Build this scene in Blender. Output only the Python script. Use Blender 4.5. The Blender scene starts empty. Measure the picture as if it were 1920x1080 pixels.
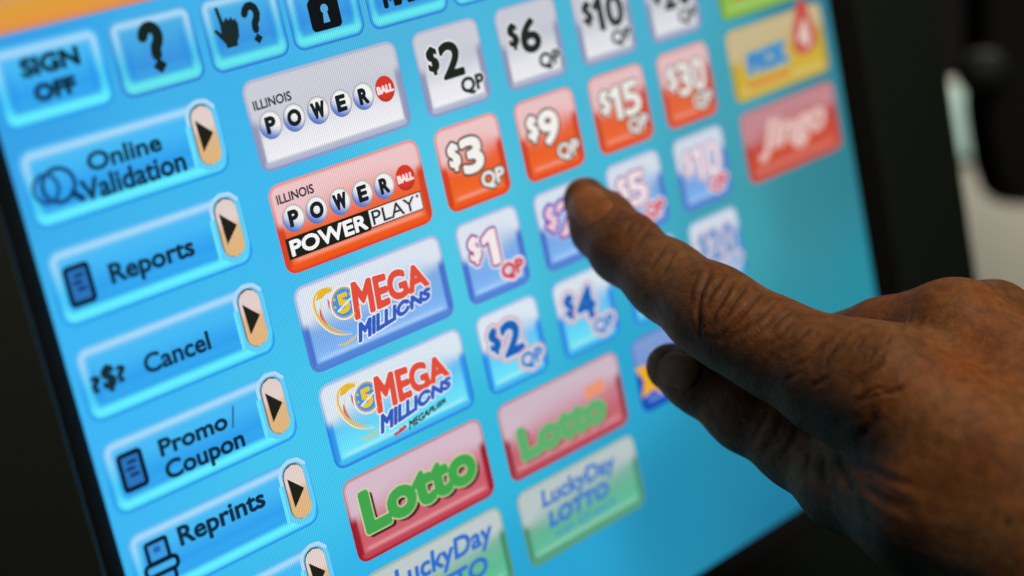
import bpy, bmesh, math, random
import numpy as np
from mathutils import Matrix, Vector

random.seed(7)
rng = np.random.default_rng(7)
S = bpy.context.scene
COL = S.collection

# ---------------------------------------------------------------- frame of the place
# The terminal's own frame: x to the right on the glass, y up the glass, z out of the glass.
# One screen unit U is the grid the on-screen menu is laid out on (15 inch 4:3 panel).
U = 0.0165
TILT = math.radians(62)                       # the panel leans back a little from the upright
TERM = Matrix.Translation((0, 0, 0.24)) @ Matrix.Rotation(TILT, 4, 'X')
# frame of the things that stand behind the terminal, beyond its right edge
BG = TERM @ Matrix(((0.7189, 0.3107, -0.6218, 0.3241), (-0.2062, 0.9496, 0.2361, -0.0652), (0.6638, -0.0416, 0.7468, -0.0631), (0, 0, 0, 1)))

# ---------------------------------------------------------------- camera
CAM_R = Matrix(((0.71894218, 0.20616947, -0.66378935),
                (-0.31069222, 0.9496013, -0.04156582),
                (0.62176562, 0.2361176, 0.74676368)))
CAM_T = Vector((0.60793923, -0.99631167, 30.0)) * U
FLIP = Matrix(((1, 0, 0), (0, -1, 0), (0, 0, -1)))
rot = (FLIP @ CAM_R @ FLIP).transposed()
pos = -(rot @ (FLIP @ CAM_T))
cam = bpy.data.cameras.new('camera')
cam_ob = bpy.data.objects.new('camera', cam)
COL.objects.link(cam_ob)
cam_ob.matrix_world = TERM @ (Matrix.Translation(pos) @ rot.to_4x4())
cam.sensor_width = 36.0
cam.lens = 36.0 * 3147.75 / 1920.0
cam.clip_start = 0.02
cam.clip_end = 60
cam.dof.use_dof = True
cam.dof.focus_distance = 26.9 * U
cam.dof.aperture_fstop = 4.2
cam.dof.aperture_blades = 0
S.camera = cam_ob

# ---------------------------------------------------------------- light
W = bpy.data.worlds.new('World')
S.world = W
W.use_nodes = True
W.node_tree.nodes['Background'].inputs[0].default_value = (0.55, 0.6, 0.7, 1)
W.node_tree.nodes['Background'].inputs[1].default_value = 0.003


def area_lamp(name, loc, target, size, watt, color):
    l = bpy.data.lights.new(name, 'AREA')
    l.shape = 'DISK'
    l.size = size
    l.energy = watt
    l.color = color
    o = bpy.data.objects.new(name, l)
    COL.objects.link(o)
    p = Vector(loc)
    d = Vector(target) - p
    o.matrix_world = Matrix.Translation(p) @ d.to_track_quat('-Z', 'Y').to_matrix().to_4x4()
    return o


area_lamp('ceiling_lamp', TERM @ Vector((0.1, 0.38, 0.43)), TERM @ Vector((0.04, -0.05, 0.09)), 0.30, 3.5, (1.0, 0.88, 0.66))
area_lamp('panel_fill_light', BG @ Vector((0.06, 0.24, -0.06)), BG @ Vector((0.07, -0.06, -0.26)), 0.12, 1.2, (1.0, 0.97, 0.88))  # unseen lamp, added to brighten only the pale panel

S.view_settings.view_transform = 'Standard'
S.view_settings.look = 'None'
S.view_settings.exposure = 0
S.view_settings.gamma = 1
S.view_settings.use_curve_mapping = False
S.cycles.use_denoising = True
S.cycles.max_bounces = 6
S.cycles.sample_clamp_indirect = 4

# ---------------------------------------------------------------- small helpers


def lin(c):
    c = np.asarray(c, float) / 255.0
    return np.where(c <= 0.04045, c / 12.92, ((c + 0.055) / 1.055) ** 2.4)


def sstep(a, b, x):
    t = np.clip((x - a) / (b - a), 0, 1)
    return t * t * (3 - 2 * t)


def tag(o, label=None, cat=None, group=None, kind=None):
    for k, v in (('label', label), ('category', cat), ('group', group), ('kind', kind)):
        if v:
            o[k] = v
    return o


def new_mat(name):
    m = bpy.data.materials.new(name)
    m.use_nodes = True
    nt = m.node_tree
    nt.nodes.clear()
    out = nt.nodes.new('ShaderNodeOutputMaterial')
    return m, nt, out


def math_node(nt, op, a, b=None, c=None):
    n = nt.nodes.new('ShaderNodeMath')
    n.operation = op
    for i, v in enumerate((a, b, c)):
        if v is None:
            continue
        if isinstance(v, (int, float)):
            n.inputs[i].default_value = v
        else:
            nt.links.new(v, n.inputs[i])
    return n.outputs[0]


def link_mesh(name, me, parent=None, mat=None):
    o = bpy.data.objects.new(name, me)
    COL.objects.link(o)
    if parent is not None:
        o.parent = parent
    if mat is not None:
        me.materials.append(mat)
    return o


# ---------------------------------------------------------------- materials
def lcd_material():
    """A backlit LCD: the picture it shows (one colour per vertex) behind the fine grid of its pixel rows."""
    m, nt, out = new_mat('lcd_picture')
    at = nt.nodes.new('ShaderNodeAttribute')
    at.attribute_name = 'Col'
    tc = nt.nodes.new('ShaderNodeTexCoord')
    sx = nt.nodes.new('ShaderNodeSeparateXYZ')
    nt.links.new(tc.outputs['Object'], sx.inputs[0])
    pitch = U * 0.040
    k = 2 * math.pi / pitch
    a = math_node(nt, 'SINE', math_node(nt, 'MULTIPLY', sx.outputs[0], k))
    b = math_node(nt, 'SINE', math_node(nt, 'MULTIPLY', sx.outputs[1], k))
    g = math_node(nt, 'MULTIPLY_ADD', a, 0.14, 1.0)
    g = math_node(nt, 'MULTIPLY_ADD', b, 0.07, g)
    em = nt.nodes.new('ShaderNodeEmission')
    nt.links.new(at.outputs['Color'], em.inputs['Color'])
    nt.links.new(g, em.inputs['Strength'])
    nt.links.new(em.outputs[0], out.inputs[0])
    return m


def plastic(name, base, rough, bump=0.15, scale=900, spec=0.25):
    m, nt, out = new_mat(name)
    p = nt.nodes.new('ShaderNodeBsdfPrincipled')
    nz = nt.nodes.new('ShaderNodeTexNoise')
    nz.inputs['Scale'].default_value = scale
    nz.inputs['Detail'].default_value = 3
    tc = nt.nodes.new('ShaderNodeTexCoord')
    nt.links.new(tc.outputs['Object'], nz.inputs['Vector'])
    bp = nt.nodes.new('ShaderNodeBump')
    bp.inputs['Strength'].default_value = bump
    bp.inputs['Distance'].default_value = 0.0004
    nt.links.new(nz.outputs[0], bp.inputs['Height'])
    nt.links.new(bp.outputs[0], p.inputs['Normal'])
    p.inputs['Base Color'].default_value = (*base, 1)
    p.inputs['Roughness'].default_value = rough
    p.inputs['Specular IOR Level'].default_value = spec
    nt.links.new(p.outputs[0], out.inputs[0])
    return m


M_LCD = lcd_material()
M_BEZEL = plastic('bezel_plastic', (0.0065, 0.0095, 0.0080), 0.5)
M_BLACK = plastic('black_plastic', (0.003, 0.003, 0.003), 0.7, spec=0.08)
M_KNOB = plastic('dark_plastic', (0.010, 0.013, 0.014), 0.55, spec=0.12)
M_WALL = plastic('pale_paint', (0.42, 0.40, 0.34), 0.8, 0.1, 40)
M_BACK = plastic('dark_backdrop', (0.004, 0.004, 0.004), 0.9)
M_PANEL = plastic('teal_paint', (0.30, 0.42, 0.40), 0.7, 0.1, 40)

# ---------------------------------------------------------------- artwork shown on the LCD
_GLYPH = {}


def glyphs(body):
    """Outline of a line of text: points, filled triangles, contour edges (unit box)."""
    if body in _GLYPH:
        return _GLYPH[body]
    if body == '1':                       # the key font's figure one has a flag
        n = np.array([(0, .31), (.0, .17), (.62, 0), (1, 0), (1, 1), (.52, 1), (.52, .22)])
        _GLYPH[body] = (n, [(0, 1, 2, 6), (2, 3, 6), (3, 4, 5, 6)], [(i, (i + 1) % 7) for i in range(7)])
        return _GLYPH[body]
    c = bpy.data.curves.new('type', 'FONT')
    c.body = body
    c.resolution_u = 4
    o = bpy.data.objects.new('type', c)
    COL.objects.link(o)
    bpy.context.view_layer.update()
    ev = o.evaluated_get(bpy.context.evaluated_depsgraph_get())
    me = ev.to_mesh()
    v = np.array([p.co[:2] for p in me.vertices])
    f = [tuple(p.vertices) for p in me.polygons]
    ev.to_mesh_clear()
    bpy.data.objects.remove(o)
    bpy.data.curves.remove(c)
    # weld
    key = np.round(v, 4)
    uq, idx = np.unique(key, axis=0, return_inverse=True)
    idx = idx.ravel()
    f = [tuple(idx[i] for i in p) for p in f]
    f = [p for p in f if len(set(p)) == len(p)]
    cnt = {}
    for p in f:
        for a, b in zip(p, p[1:] + p[:1]):
            cnt[(min(a, b), max(a, b))] = cnt.get((min(a, b), max(a, b)), 0) + 1
    e = [k for k, n in cnt.items() if n == 1]
    lo, hi = uq.min(0), uq.max(0)
    n = (uq - lo) / (hi - lo)
    n[:, 1] = 1 - n[:, 1]
    _GLYPH[body] = (n, f, e)
    return _GLYPH[body]


HAZE = [0.0]          # haze and view-angle paling of the far side, mixed into the picture's colours


class Art:
    """Flat coloured shapes on the glass, in screen units (x right, y DOWN), stacked in thin layers."""

    def __init__(self, base=4):
        self.v, self.f, self.c, self.base = [], [], [], base
        self.fade = HAZE[0]

    def add(self, pts, faces, cols, layer):
        n = len(self.v)
        z = (self.base + layer) * 2.5e-5
        for (x, y), c in zip(pts, cols):
            self.v.append((x * U, -y * U, z))
            self.c.append(c)
        self.f += [tuple(i + n for i in f) for f in faces]

    def poly(self, pts, col, layer=0):
        c = lin(col)
        self.add(pts, [tuple(range(len(pts)))], [c] * len(pts), layer)

    def dots(self, pts, r, col, layer, n=8):
        c = lin(col)
        a = np.linspace(0, 2 * np.pi, n, endpoint=False)
        for x, y in pts:
            self.add([(x + r * math.cos(t), y + r * math.sin(t)) for t in a], [tuple(range(n))], [c] * n, layer)

    def segs(self, pairs, w, col, layer):
        c = lin(col)
        for (x0, y0), (x1, y1) in pairs:
            d = math.hypot(x1 - x0, y1 - y0)
            if d < 1e-6:
                continue
            nx, ny = -(y1 - y0) / d * w, (x1 - x0) / d * w
            self.add([(x0 + nx, y0 + ny), (x0 - nx, y0 - ny), (x1 - nx, y1 - ny), (x1 + nx, y1 + ny)],
                     [(0, 1, 2, 3)], [c] * 4, layer)

    def stroke(self, pts, w, col, layer=0, closed=False):
        p = list(pts) + ([pts[0]] if closed else [])
        self.segs(list(zip(p, p[1:])), w, col, layer)
        self.dots(pts, w, col, layer + 0.05, 10)

    def ribbon(self, pts, w, col, layer=0):
        """A curve whose width runs to nothing at both ends."""
        c = lin(col)
        p = np.array(pts, float)
        t = np.gradient(p, axis=0)
        t /= np.linalg.norm(t, axis=1)[:, None]
        nrm = np.stack([-t[:, 1], t[:, 0]], 1)
        ww = w * np.sin(np.linspace(0.12, np.pi - 0.12, len(p)))[:, None]
        q = np.concatenate([p + nrm * ww, p - nrm * ww])
        n = len(p)
        self.add([tuple(a) for a in q], [(i, i + 1, n + i + 1, n + i) for i in range(n - 1)], [c] * (2 * n), layer)

    def text(self, body, box, col, bold=0.0, halo=(), layer=0, quad=None):
        """box = x0,y0,x1,y1 of the inked letters; quad = four corners (tl,tr,br,bl) instead of a box."""
        g, f, e = glyphs(body)
        if quad is None:
            x0, y0, x1, y1 = box
            quad = ((x0, y0), (x1, y0), (x1, y1), (x0, y1))
        tl, tr, br, bl = [np.array(q, float) for q in quad]
        b = bold
        tl, tr, br, bl = tl + (b, b), tr + (-b, b), br + (-b, -b), bl + (b, -b)
        u, v = g[:, :1], g[:, 1:]
        p = (tl * (1 - u) + tr * u) * (1 - v) + (bl * (1 - u) + br * u) * v
        p = [tuple(a) for a in p]
        ends = {i for k in e for i in k}
        L = layer
        for w, hc in sorted(halo, key=lambda h: -h[0]):
            self.segs([(p[i], p[j]) for i, j in e], bold + w, hc, L)
            self.dots([p[i] for i in ends], bold + w, hc, L + 0.1)
            self.add(p, f, [lin(hc)] * len(p), L + 0.2)
            L += 1
        if bold > 0:
            self.segs([(p[i], p[j]) for i, j in e], bold, col, L)
            self.dots([p[i] for i in ends], bold, col, L + 0.1)
        self.add(p, f, [lin(col)] * len(p), L + 0.3)

    def number(self, val, box, col, bold, halo=(), layer=0):
        x0, y0, x1, y1 = box
        wts = [.55 if ch == '1' else 1.0 for ch in val]
        gap = .12
        tot = sum(wts) + gap * (len(val) - 1)
        x = x0
        for ch, wt in zip(val, wts):
            w = (x1 - x0) * wt / tot
            self.text(ch, (x, y0, x + w, y1), col, bold, halo, layer)
            x += w + (x1 - x0) * gap / tot

    def disc(self, cx, cy, rx, ry, fun, layer=0, n=28, rings=5):
        pts, cols, faces = [(cx, cy)], [fun(0, 0)], []
        for k in range(1, rings + 1):
            for i in range(n):
                a = 2 * math.pi * i / n
                x, y = math.cos(a) * k / rings, math.sin(a) * k / rings
                pts.append((cx + x * rx, cy + y * ry))
                cols.append(fun(x, y))
        for i in range(n):
            faces.append((0, 1 + i, 1 + (i + 1) % n))
        for k in range(1, rings):
            for i in range(n):
                a, b = 1 + (k - 1) * n + i, 1 + (k - 1) * n + (i + 1) % n
                faces.append((a, a + n, b + n, b))
        self.add(pts, faces, cols, layer)

    def build(self, name, parent):
        me = bpy.data.meshes.new(name)
        me.from_pydata(self.v, [], self.f)
        ca = me.color_attributes.new('Col', 'FLOAT_COLOR', 'POINT')
        buf = np.ones((len(self.v), 4), np.float32)
        buf[:, :3] = mixc(np.array(self.c), lin((150, 178, 190)), np.full(len(self.c), self.fade))  # fade: share of haze and view-angle paling mixed into the colours
        ca.data.foreach_set('color', buf.ravel())
        return link_mesh(name, me, parent, M_LCD)


def stops(t, table):
    ks = np.array([k for k, _ in table])
    cs = np.array([lin(c) for _, c in table])
    return np.stack([np.interp(t, ks, cs[:, i]) for i in range(3)], -1)


def mixc(a, b, t):
    t = np.asarray(t)[..., None]
    return a * (1 - t) + b * t


# face: colours down the key face; gloss: colour and amount of its glossy top; side / foot: the key's moulded rim
STYLE = {
    'white': dict(face=[(0, (190, 193, 205)), (.42, (196, 199, 211)), (.7, (232, 232, 238)), (1, (240, 240, 244))],
                  gloss=((214, 214, 222), .55), side=(148, 154, 180), foot=(180, 185, 206), line=(132, 150, 200)),
    'orange': dict(face=[(0, (232, 160, 150)), (.35, (232, 105, 75)), (.65, (238, 98, 42)), (1, (244, 112, 52))],
                   gloss=((238, 205, 208), .85), side=(208, 70, 36), foot=(240, 88, 26), line=(214, 66, 52)),
    'blue': dict(face=[(0, (150, 190, 235)), (.45, (128, 172, 226)), (.7, (122, 174, 238)), (1, (146, 198, 250))],
                 gloss=((222, 230, 240), .95), side=(70, 116, 204), foot=(84, 134, 216), line=(84, 126, 206)),
    'cyan': dict(face=[(0, (130, 200, 242)), (.4, (98, 186, 240)), (.72, (104, 220, 250)), (1, (122, 236, 244))],
                 gloss=((222, 232, 240), .95), side=(52, 152, 232), foot=(70, 190, 242), line=(46, 128, 220)),
    'red': dict(face=[(0, (206, 160, 176)), (.42, (206, 134, 150)), (.7, (202, 94, 108)), (1, (212, 106, 118))],
                gloss=((214, 190, 204), .9), side=(146, 36, 46), foot=(194, 70, 84), line=(160, 26, 44)),
    'green': dict(face=[(0, (150, 186, 176)), (.42, (120, 182, 158)), (.7, (92, 190, 148)), (1, (108, 206, 168))],
                  gloss=((200, 210, 210), .92), side=(56, 142, 98), foot=(72, 164, 114), line=(96, 150, 120)),
    'yellow': dict(face=[(0, (200, 180, 110)), (.45, (206, 172, 60)), (.7, (214, 178, 48)), (1, (216, 184, 62))],
                   gloss=((208, 188, 146), .95), side=(176, 156, 40), foot=(214, 182, 56), line=(180, 160, 60)),
    'scarlet': dict(face=[(0, (196, 90, 84)), (.45, (196, 66, 50)), (.7, (212, 78, 46)), (1, (216, 84, 52))],
                    gloss=((202, 142, 148), .92), side=(180, 54, 40), foot=(208, 70, 40), line=(196, 70, 56)),
    'lime': dict(face=[(0, (150, 190, 70)), (.6, (156, 200, 70)), (1, (160, 206, 74))],
                 gloss=((190, 210, 140), .9), side=(120, 170, 50), foot=(150, 200, 60), line=(120, 170, 60)),
    'navy': dict(face=[(0, (120, 150, 205)), (.45, (40, 96, 186)), (.7, (30, 92, 196)), (1, (36, 104, 206))],
                 gloss=((130, 158, 212), .8), side=(20, 66, 170), foot=(24, 78, 186), line=(20, 66, 170)),
    'menu': dict(face=[(0, (86, 196, 246)), (.3, (70, 186, 246)), (.62, (48, 160, 238)), (.85, (58, 182, 246)), (1, (70, 200, 250))],
                 gloss=None, side=(84, 222, 252), foot=(104, 244, 255), line=(36, 148, 232)),
    'teal': dict(face=[(0, (84, 190, 232)), (.45, (66, 160, 226)), (.65, (58, 148, 224)), (.9, (78, 190, 226)), (1, (84, 196, 226))],
                 gloss=None, side=(86, 212, 238), foot=(104, 236, 240), line=(44, 120, 214)),
}


def key_face(name, parent, x0, y0, x1, y1, style, r=0.17, dim=1.0, label=None):
    st = STYLE[style]
    o = 0.03
    X0, Y0, X1, Y1 = x0 - o, y0 - o, x1 + o, y1 + o
    w, h = X1 - X0, Y1 - Y0
    R = r + o
    nx, ny = 60, 44
    e = (1 - np.cos(np.linspace(0, np.pi, ny))) / 2
    tv = 0.5 * e + 0.5 * np.linspace(0, 1, ny)
    eu = (1 - np.cos(np.linspace(0, np.pi, nx))) / 2
    tu = 0.5 * eu + 0.5 * np.linspace(0, 1, nx)
    yy = tv * h
    dy = np.clip(R - np.minimum(yy, h - yy), 0, R)
    ins = R - np.sqrt(np.maximum(R * R - dy * dy, 0))
    gx = ins[:, None] + (w - 2 * ins)[:, None] * tu[None, :]
    gy = np.repeat(yy[:, None], nx, 1)
    # distance in from the rounded edge
    qx = np.abs(gx - w / 2) - (w / 2 - R)
    qy = np.abs(gy - h / 2) - (h / 2 - R)
    d = -(np.minimum(np.maximum(qx, qy), 0) + np.hypot(np.maximum(qx, 0), np.maximum(qy, 0)) - R)
    u, v = gx / w, gy / h
    c = stops(v, st['face'])
    dl = np.minimum(gx, w - gx)
    fdist = h - gy
    if st['gloss']:
        gc, ga = st['gloss']
        vg = 0.36 + 0.13 * np.cos(np.clip(u, 0, 1) * math.pi / 2)
        edge = 0.02 + 0.34 * np.sin(np.clip(u, 0, 1) * math.pi) ** 0.8
        a = ga * (1 - sstep(vg - edge, vg + 0.02 + 0.5 * edge, v))
        c = mixc(c, lin(gc), a)
        bw = 0.16
        s = (1 - sstep(bw * 0.7, bw * 1.05, dl)) * sstep(vg - 0.10, vg + 0.04, v)
        s = s * sstep(-0.02, 0.02, fdist - dl * 0.95)
        fb = 1 - sstep(bw * 0.75, bw * 1.1, fdist)
        fb = fb * sstep(-0.02, 0.02, dl * 1.05 - fdist)
        c = mixc(c, lin(st['side']), s)
        c = mixc(c, lin(st['foot']), fb)
        # thin bright seam just inside the rim, and a paler foot edge
        c = mixc(c, lin((255, 255, 255)), 0.22 * np.exp(-((fdist - bw * 1.25) / 0.03) ** 2) * sstep(.15, .3, dl))
        lw = 0.05
        c = mixc(c, lin(st['line']), (1 - sstep(lw * 0.5, lw * 1.5, d)) * (0.5 + 0.45 * sstep(.2, .7, v)))
    else:
        low = sstep(.10, .62, v)
        foot = sstep(.35, .10, fdist)
        ringw = 0.055 + 0.04 * foot
        rc = 0.115 + 0.035 * foot
        ring_ = np.exp(-((d - rc) / ringw) ** 2)
        dark = np.exp(-((d - 0.25) / 0.05) ** 2) * (1 - foot) * low
        c = mixc(c, lin((44, 146, 232)), 0.7 * dark)
        tint = mixc(mixc(np.broadcast_to(lin((186, 222, 250)), c.shape), lin(st['side']), low), lin(st['foot']), foot)
        c = mixc(c, tint, ring_ * (0.80 + 0.20 * foot))
        c = mixc(c, lin(st['line']), (1 - sstep(0.015, 0.075, d)) * (0.35 + 0.6 * sstep(.4, 1, v)))
    c = c * dim  # dimmer keys on the right: view-angle loss put into their colours
    a = Art(base=2)
    pts = [(X0 + px, Y0 + py) for px, py in zip(gx.ravel(), gy.ravel())]
    faces = [(j * nx + i, j * nx + i + 1, (j + 1) * nx + i + 1, (j + 1) * nx + i) for j in range(ny - 1) for i in range(nx - 1)]
    a.add(pts, faces, [tuple(k) for k in c.reshape(-1, 3)], 0)
    ob = a.build(name, parent)
    if label:
        ob['label'] = label
    return ob


# ================================================================ the terminal
term = bpy.data.objects.new('touchscreen_terminal', None)
COL.objects.link(term)
term.empty_display_size = 0.05
term.matrix_world = TERM
tag(term, 'black touchscreen terminal showing a blue menu of lottery and service buttons', 'touchscreen terminal')

# the lit panel: sky-blue wallpaper, view-angle darkening painted into its right side
WALLP = [(-9.4, -5.2, 56, 160, 232), (-9.4, 0, 62, 182, 246), (-9.4, 6, 52, 176, 242), (-5.8, -2.2, 64, 186, 238),
         (-5.7, -4.1, 66, 178, 234), (-5.7, 2, 70, 198, 238), (-5.6, 5, 46, 178, 232), (-2.2, -4.3, 76, 180, 222),
         (-2.2, -1.5, 84, 200, 230), (-2.2, .5, 80, 202, 228), (-2.2, 3, 52, 184, 220), (-1.5, 6, 42, 162, 210),
         (1.2, -2.5, 80, 184, 214), (1.3, 0, 70, 184, 212), (1.3, 3, 44, 166, 208), (2, 6, 36, 136, 172), (3.5, -3, 76, 176, 204),
         (5.2, -1, 70, 160, 180), (5.2, 1.6, 66, 160, 172), (7, 1.5, 58, 132, 144), (8.8, -3, 56, 122, 142), (8.8, 1, 50, 126, 140),
         (8.8, 4, 42, 140, 158), (6, 4, 46, 140, 160), (4.5, 6, 36, 132, 164), (5, 7.5, 32, 118, 152), (8.5, 7, 40, 130, 164)]


def wallpaper(x, y):
    p = np.array([(a, b) for a, b, *_ in WALLP])
    c = np.array([lin(k[2:]) for k in WALLP])
    d2 = (x[:, None] - p[:, 0]) ** 2 + (y[:, None] - p[:, 1]) ** 2
    wt = 1 / (d2 + 1.4) ** 2.0
    return (wt @ c) / wt.sum(1)[:, None]


def build_screen():
    nx, ny = 96, 72
    gx, gy = np.meshgrid(np.linspace(-9.9, 9.12, nx), np.linspace(-6.3, 7.76, ny))
    c = wallpaper(gx.ravel(), gy.ravel())
    a = Art(base=0)
    faces = [(j * nx + i, (j + 1) * nx + i, (j + 1) * nx + i + 1, j * nx + i + 1) for j in range(ny - 1) for i in range(nx - 1)]
    a.add(list(zip(gx.ravel(), gy.ravel())), faces, [tuple(k) for k in c], 0)
    return a.build('screen', term)


build_screen()
# orange title bar along the top of the picture
a = Art(base=2)
xs = np.linspace(-9.9, 9.1, 40)
for r0, r1, c0, c1 in ((-6.3, -5.86, (196, 160, 120), (222, 158, 62)), (-5.86, -5.66, (222, 158, 62), (228, 152, 66)), (-5.66, -5.575, (228, 150, 66), (206, 140, 110)),
                       (-5.575, -5.53, (206, 140, 110), (66, 160, 226))):
    n = len(xs)
    a.add([(x, r0) for x in xs] + [(x, r1) for x in xs], [(i, i + 1, n + i + 1, n + i) for i in range(n - 1)],
          [lin(c0)] * n + [lin(c1)] * n, 0)
a.build('title_bar', term)

INK = (24, 48, 62)
BLK = (20, 24, 22)


def button(x0, y0, x1, y1, style, label=None, **k):
    return key_face('screen_button', term, x0, y0, x1, y1, style, label=label, **k)


def letters(btn, base=5):
    return Art(base=base)


def pill(btn, y):
    a = Art(base=5)
    x0, x1, r = -6.465, -6.085, 0.17
    ys = y + 0.06

    def capsule(x0, x1, y0, y1, n=10):
        rr = (x1 - x0) / 2
        cx = (x0 + x1) / 2
        t = np.linspace(math.pi, 2 * math.pi, n)
        top = [(cx + rr * math.cos(k), y0 + rr + rr * math.sin(k)) for k in t]
        bot = [(cx - rr * math.cos(k), y1 - rr - rr * math.sin(k)) for k in t]
        return top + bot
    a.poly(capsule(x0 - .09, x1 + .09, y - 0.05, y + 1.06), (98, 204, 246), 0)
    a.stroke([(x0 - .06, y + .30), (x0 - .06, y + .16), (x0 + .0, y + .05), (x0 + .14, y - .01), (x1 - .06, y + .01), (x1 + .05, y + .12)], 0.028, (178, 216, 246), 0.5)
    a.stroke([(x0 - .10, y + .34), (x0 - .10, y + .92)], 0.03, (106, 226, 250), 0.5)
    a.poly(capsule(x0 - .02, x1 + .005, y + .035, y + .965), (104, 84, 72), 1.5)
    # the little key inside runs from pale pink to tan
    rr = (x1 - x0) / 2
    cx = (x0 + x1) / 2
    yt = np.linspace(0, 1, 24)
    y0, y1 = y + .06, y + .965
    rows, cols = [], []
    for t in yt:
        yy = y0 + t * (y1 - y0)
        dd = max(0, rr - min(yy - y0, y1 - yy))
        hw = math.sqrt(max(rr * rr - dd * dd, 0)) + 1e-4
        c = stops(np.array([t]), [(0, (222, 206, 204)), (.35, (228, 208, 202)), (.52, (220, 182, 140)), (1, (224, 180, 120))])[0]
        rows += [(cx - hw, yy), (cx + hw, yy)]
        cols += [c, c]
    a.add(rows, [(2 * i, 2 * i + 1, 2 * i + 3, 2 * i + 2) for i in range(23)], cols, 2.5)
    a.poly([(-6.41, y + .25), (-6.145, y + .50), (-6.39, y + .75)], (34, 34, 26), 4)
    return a.build('arrow_key', btn)


# ---- left column: service menu with an arrow key each
MX0, MX1, MS, MP, MH = -9.29, -6.01, -3.94, 1.456, 1.105
MENU = ['wide blue button reading Online Validation', 'wide blue button reading Reports', 'wide blue button reading Cancel', 'wide blue button reading Promo / Coupon',
        'wide blue button reading Reprints', 'wide blue button cut off by the lower edge']
menu = []
for i, lb in enumerate(MENU):
    y = MS + i * MP
    b = button(MX0, y, MX1, y + MH, 'menu', lb, r=.2)
    pill(b, y)
    menu.append(b)


def ring(a, cx, cy, rx, ry, w, col, layer, n=28, t0=0, t1=2 * math.pi):
    t = np.linspace(t0, t1, n)
    a.stroke([(cx + rx * math.cos(k), cy + ry * math.sin(k)) for k in t], w, col, layer)


def rbox(x0, y0, x1, y1, r, n=5):
    p = []
    for cx, cy, s in ((x1 - r, y0 + r, -math.pi / 2), (x1 - r, y1 - r, 0), (x0 + r, y1 - r, math.pi / 2), (x0 + r, y0 + r, math.pi)):
        p += [(cx + r * math.cos(s + k), cy + r * math.sin(s + k)) for k in np.linspace(0, math.pi / 2, n)]
    return p


TXT = (20, 48, 68)
a = letters(menu[0])
a.text('Online', (-8.29, -3.68, -7.05, -3.40), TXT, .013)
a.text('Validation', (-8.49, -3.335, -6.73, -3.005), TXT, .013)
a.build('lettering', menu[0])
a = Art(5)
ring(a, -8.80, -3.36, .25, .24, .034, (24, 72, 124), 0)
ring(a, -9.0, -3.36, .19, .2, .03, (28, 84, 140), 1)
a.stroke([(-8.62, -3.2), (-8.50, -3.08)], .05, (20, 62, 108), 2)
a.build('icon', menu[0])
a = letters(menu[1])
a.text('Reports', (-8.41, -2.06, -6.96, -1.665), TXT, .014)
a.build('lettering', menu[1])


def receipt(btn, x, y):
    a = Art(5)
    a.poly(rbox(x, y, x + .36, y + .53, .04), (44, 118, 192), 0)
    a.stroke(rbox(x, y, x + .36, y + .53, .04), .038, (12, 28, 46), 1, True)
    for dx, dy in ((.20, .13), (.16, .23), (.20, .33)):
        a.poly(rbox(x + dx - .08, y + dy - .028, x + dx + .08, y + dy + .028, .02), (20, 52, 104), 1)
    a.stroke([(x + .07, y + .45), (x + .29, y + .45)], .012, (40, 110, 180), 1)
    a.build('icon', btn)


receipt(menu[1], -9.08, -2.18)
a = letters(menu[2])
a.text('Cancel', (-8.27, -.605, -7.105, -.30), (20, 50, 72), .012)
a.build('lettering', menu[2])
a = Art(5)
a.text('?', (-9.16, -.58, -8.99, -.32), INK, .02)
a.text('$', (-8.97, -.68, -8.74, -.26), INK, .024)
a.text('?', (-8.73, -.60, -8.57, -.34), INK, .018)
a.build('icon', menu[2])
a = letters(menu[3])
a.text('Promo', (-8.39, .69, -7.17, .965), (18, 46, 68), .014)
a.text('/', (-7.12, .66, -6.99, .99), (40, 100, 150), .0)
a.text('Coupon', (-8.39, 1.045, -6.96, 1.43), (18, 46, 68), .014)
a.build('lettering', menu[3])
receipt(menu[3], -9.07, .70)
a = letters(menu[4])
a.text('Reprints', (-8.47, 2.07, -6.88, 2.48), (18, 44, 72), .015)
a.build('lettering', menu[4])
a = Art(5)
a.poly(rbox(-9.03, 2.12, -8.68, 2.44, .03), (60, 156, 226), 0)
a.stroke(rbox(-9.03, 2.12, -8.68, 2.44, .03), .034, (12, 28, 50), 1, True)
a.poly(rbox(-8.92, 2.2, -8.8, 2.3, .03), (40, 104, 180), 1)
a.poly(rbox(-9.13, 2.45, -8.58, 2.63, .07), (70, 176, 238), 2)
a.stroke(rbox(-9.13, 2.45, -8.58, 2.63, .07), .036, (12, 28, 50), 3, True)
a.poly(rbox(-9.04, 2.63, -8.66, 2.80, .05), (60, 166, 232), 2)
a.stroke(rbox(-9.04, 2.63, -8.66, 2.80, .05), .034, (12, 28, 50), 3, True)
a.build('icon', menu[4])

# ---- top row of square keys
TY0, TY1 = -5.37, -4.275
b = button(-9.31, TY0, -7.60, TY1, 'menu', 'blue button reading SIGN OFF')
a = letters(b)
a.text('SIGN', (-8.89, -5.19, -7.96, -4.91), (16, 44, 60), .022)
a.text('OFF', (-8.79, -4.80, -8.12, -4.54), (16, 44, 66), .022)
a.build('lettering', b)


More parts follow.
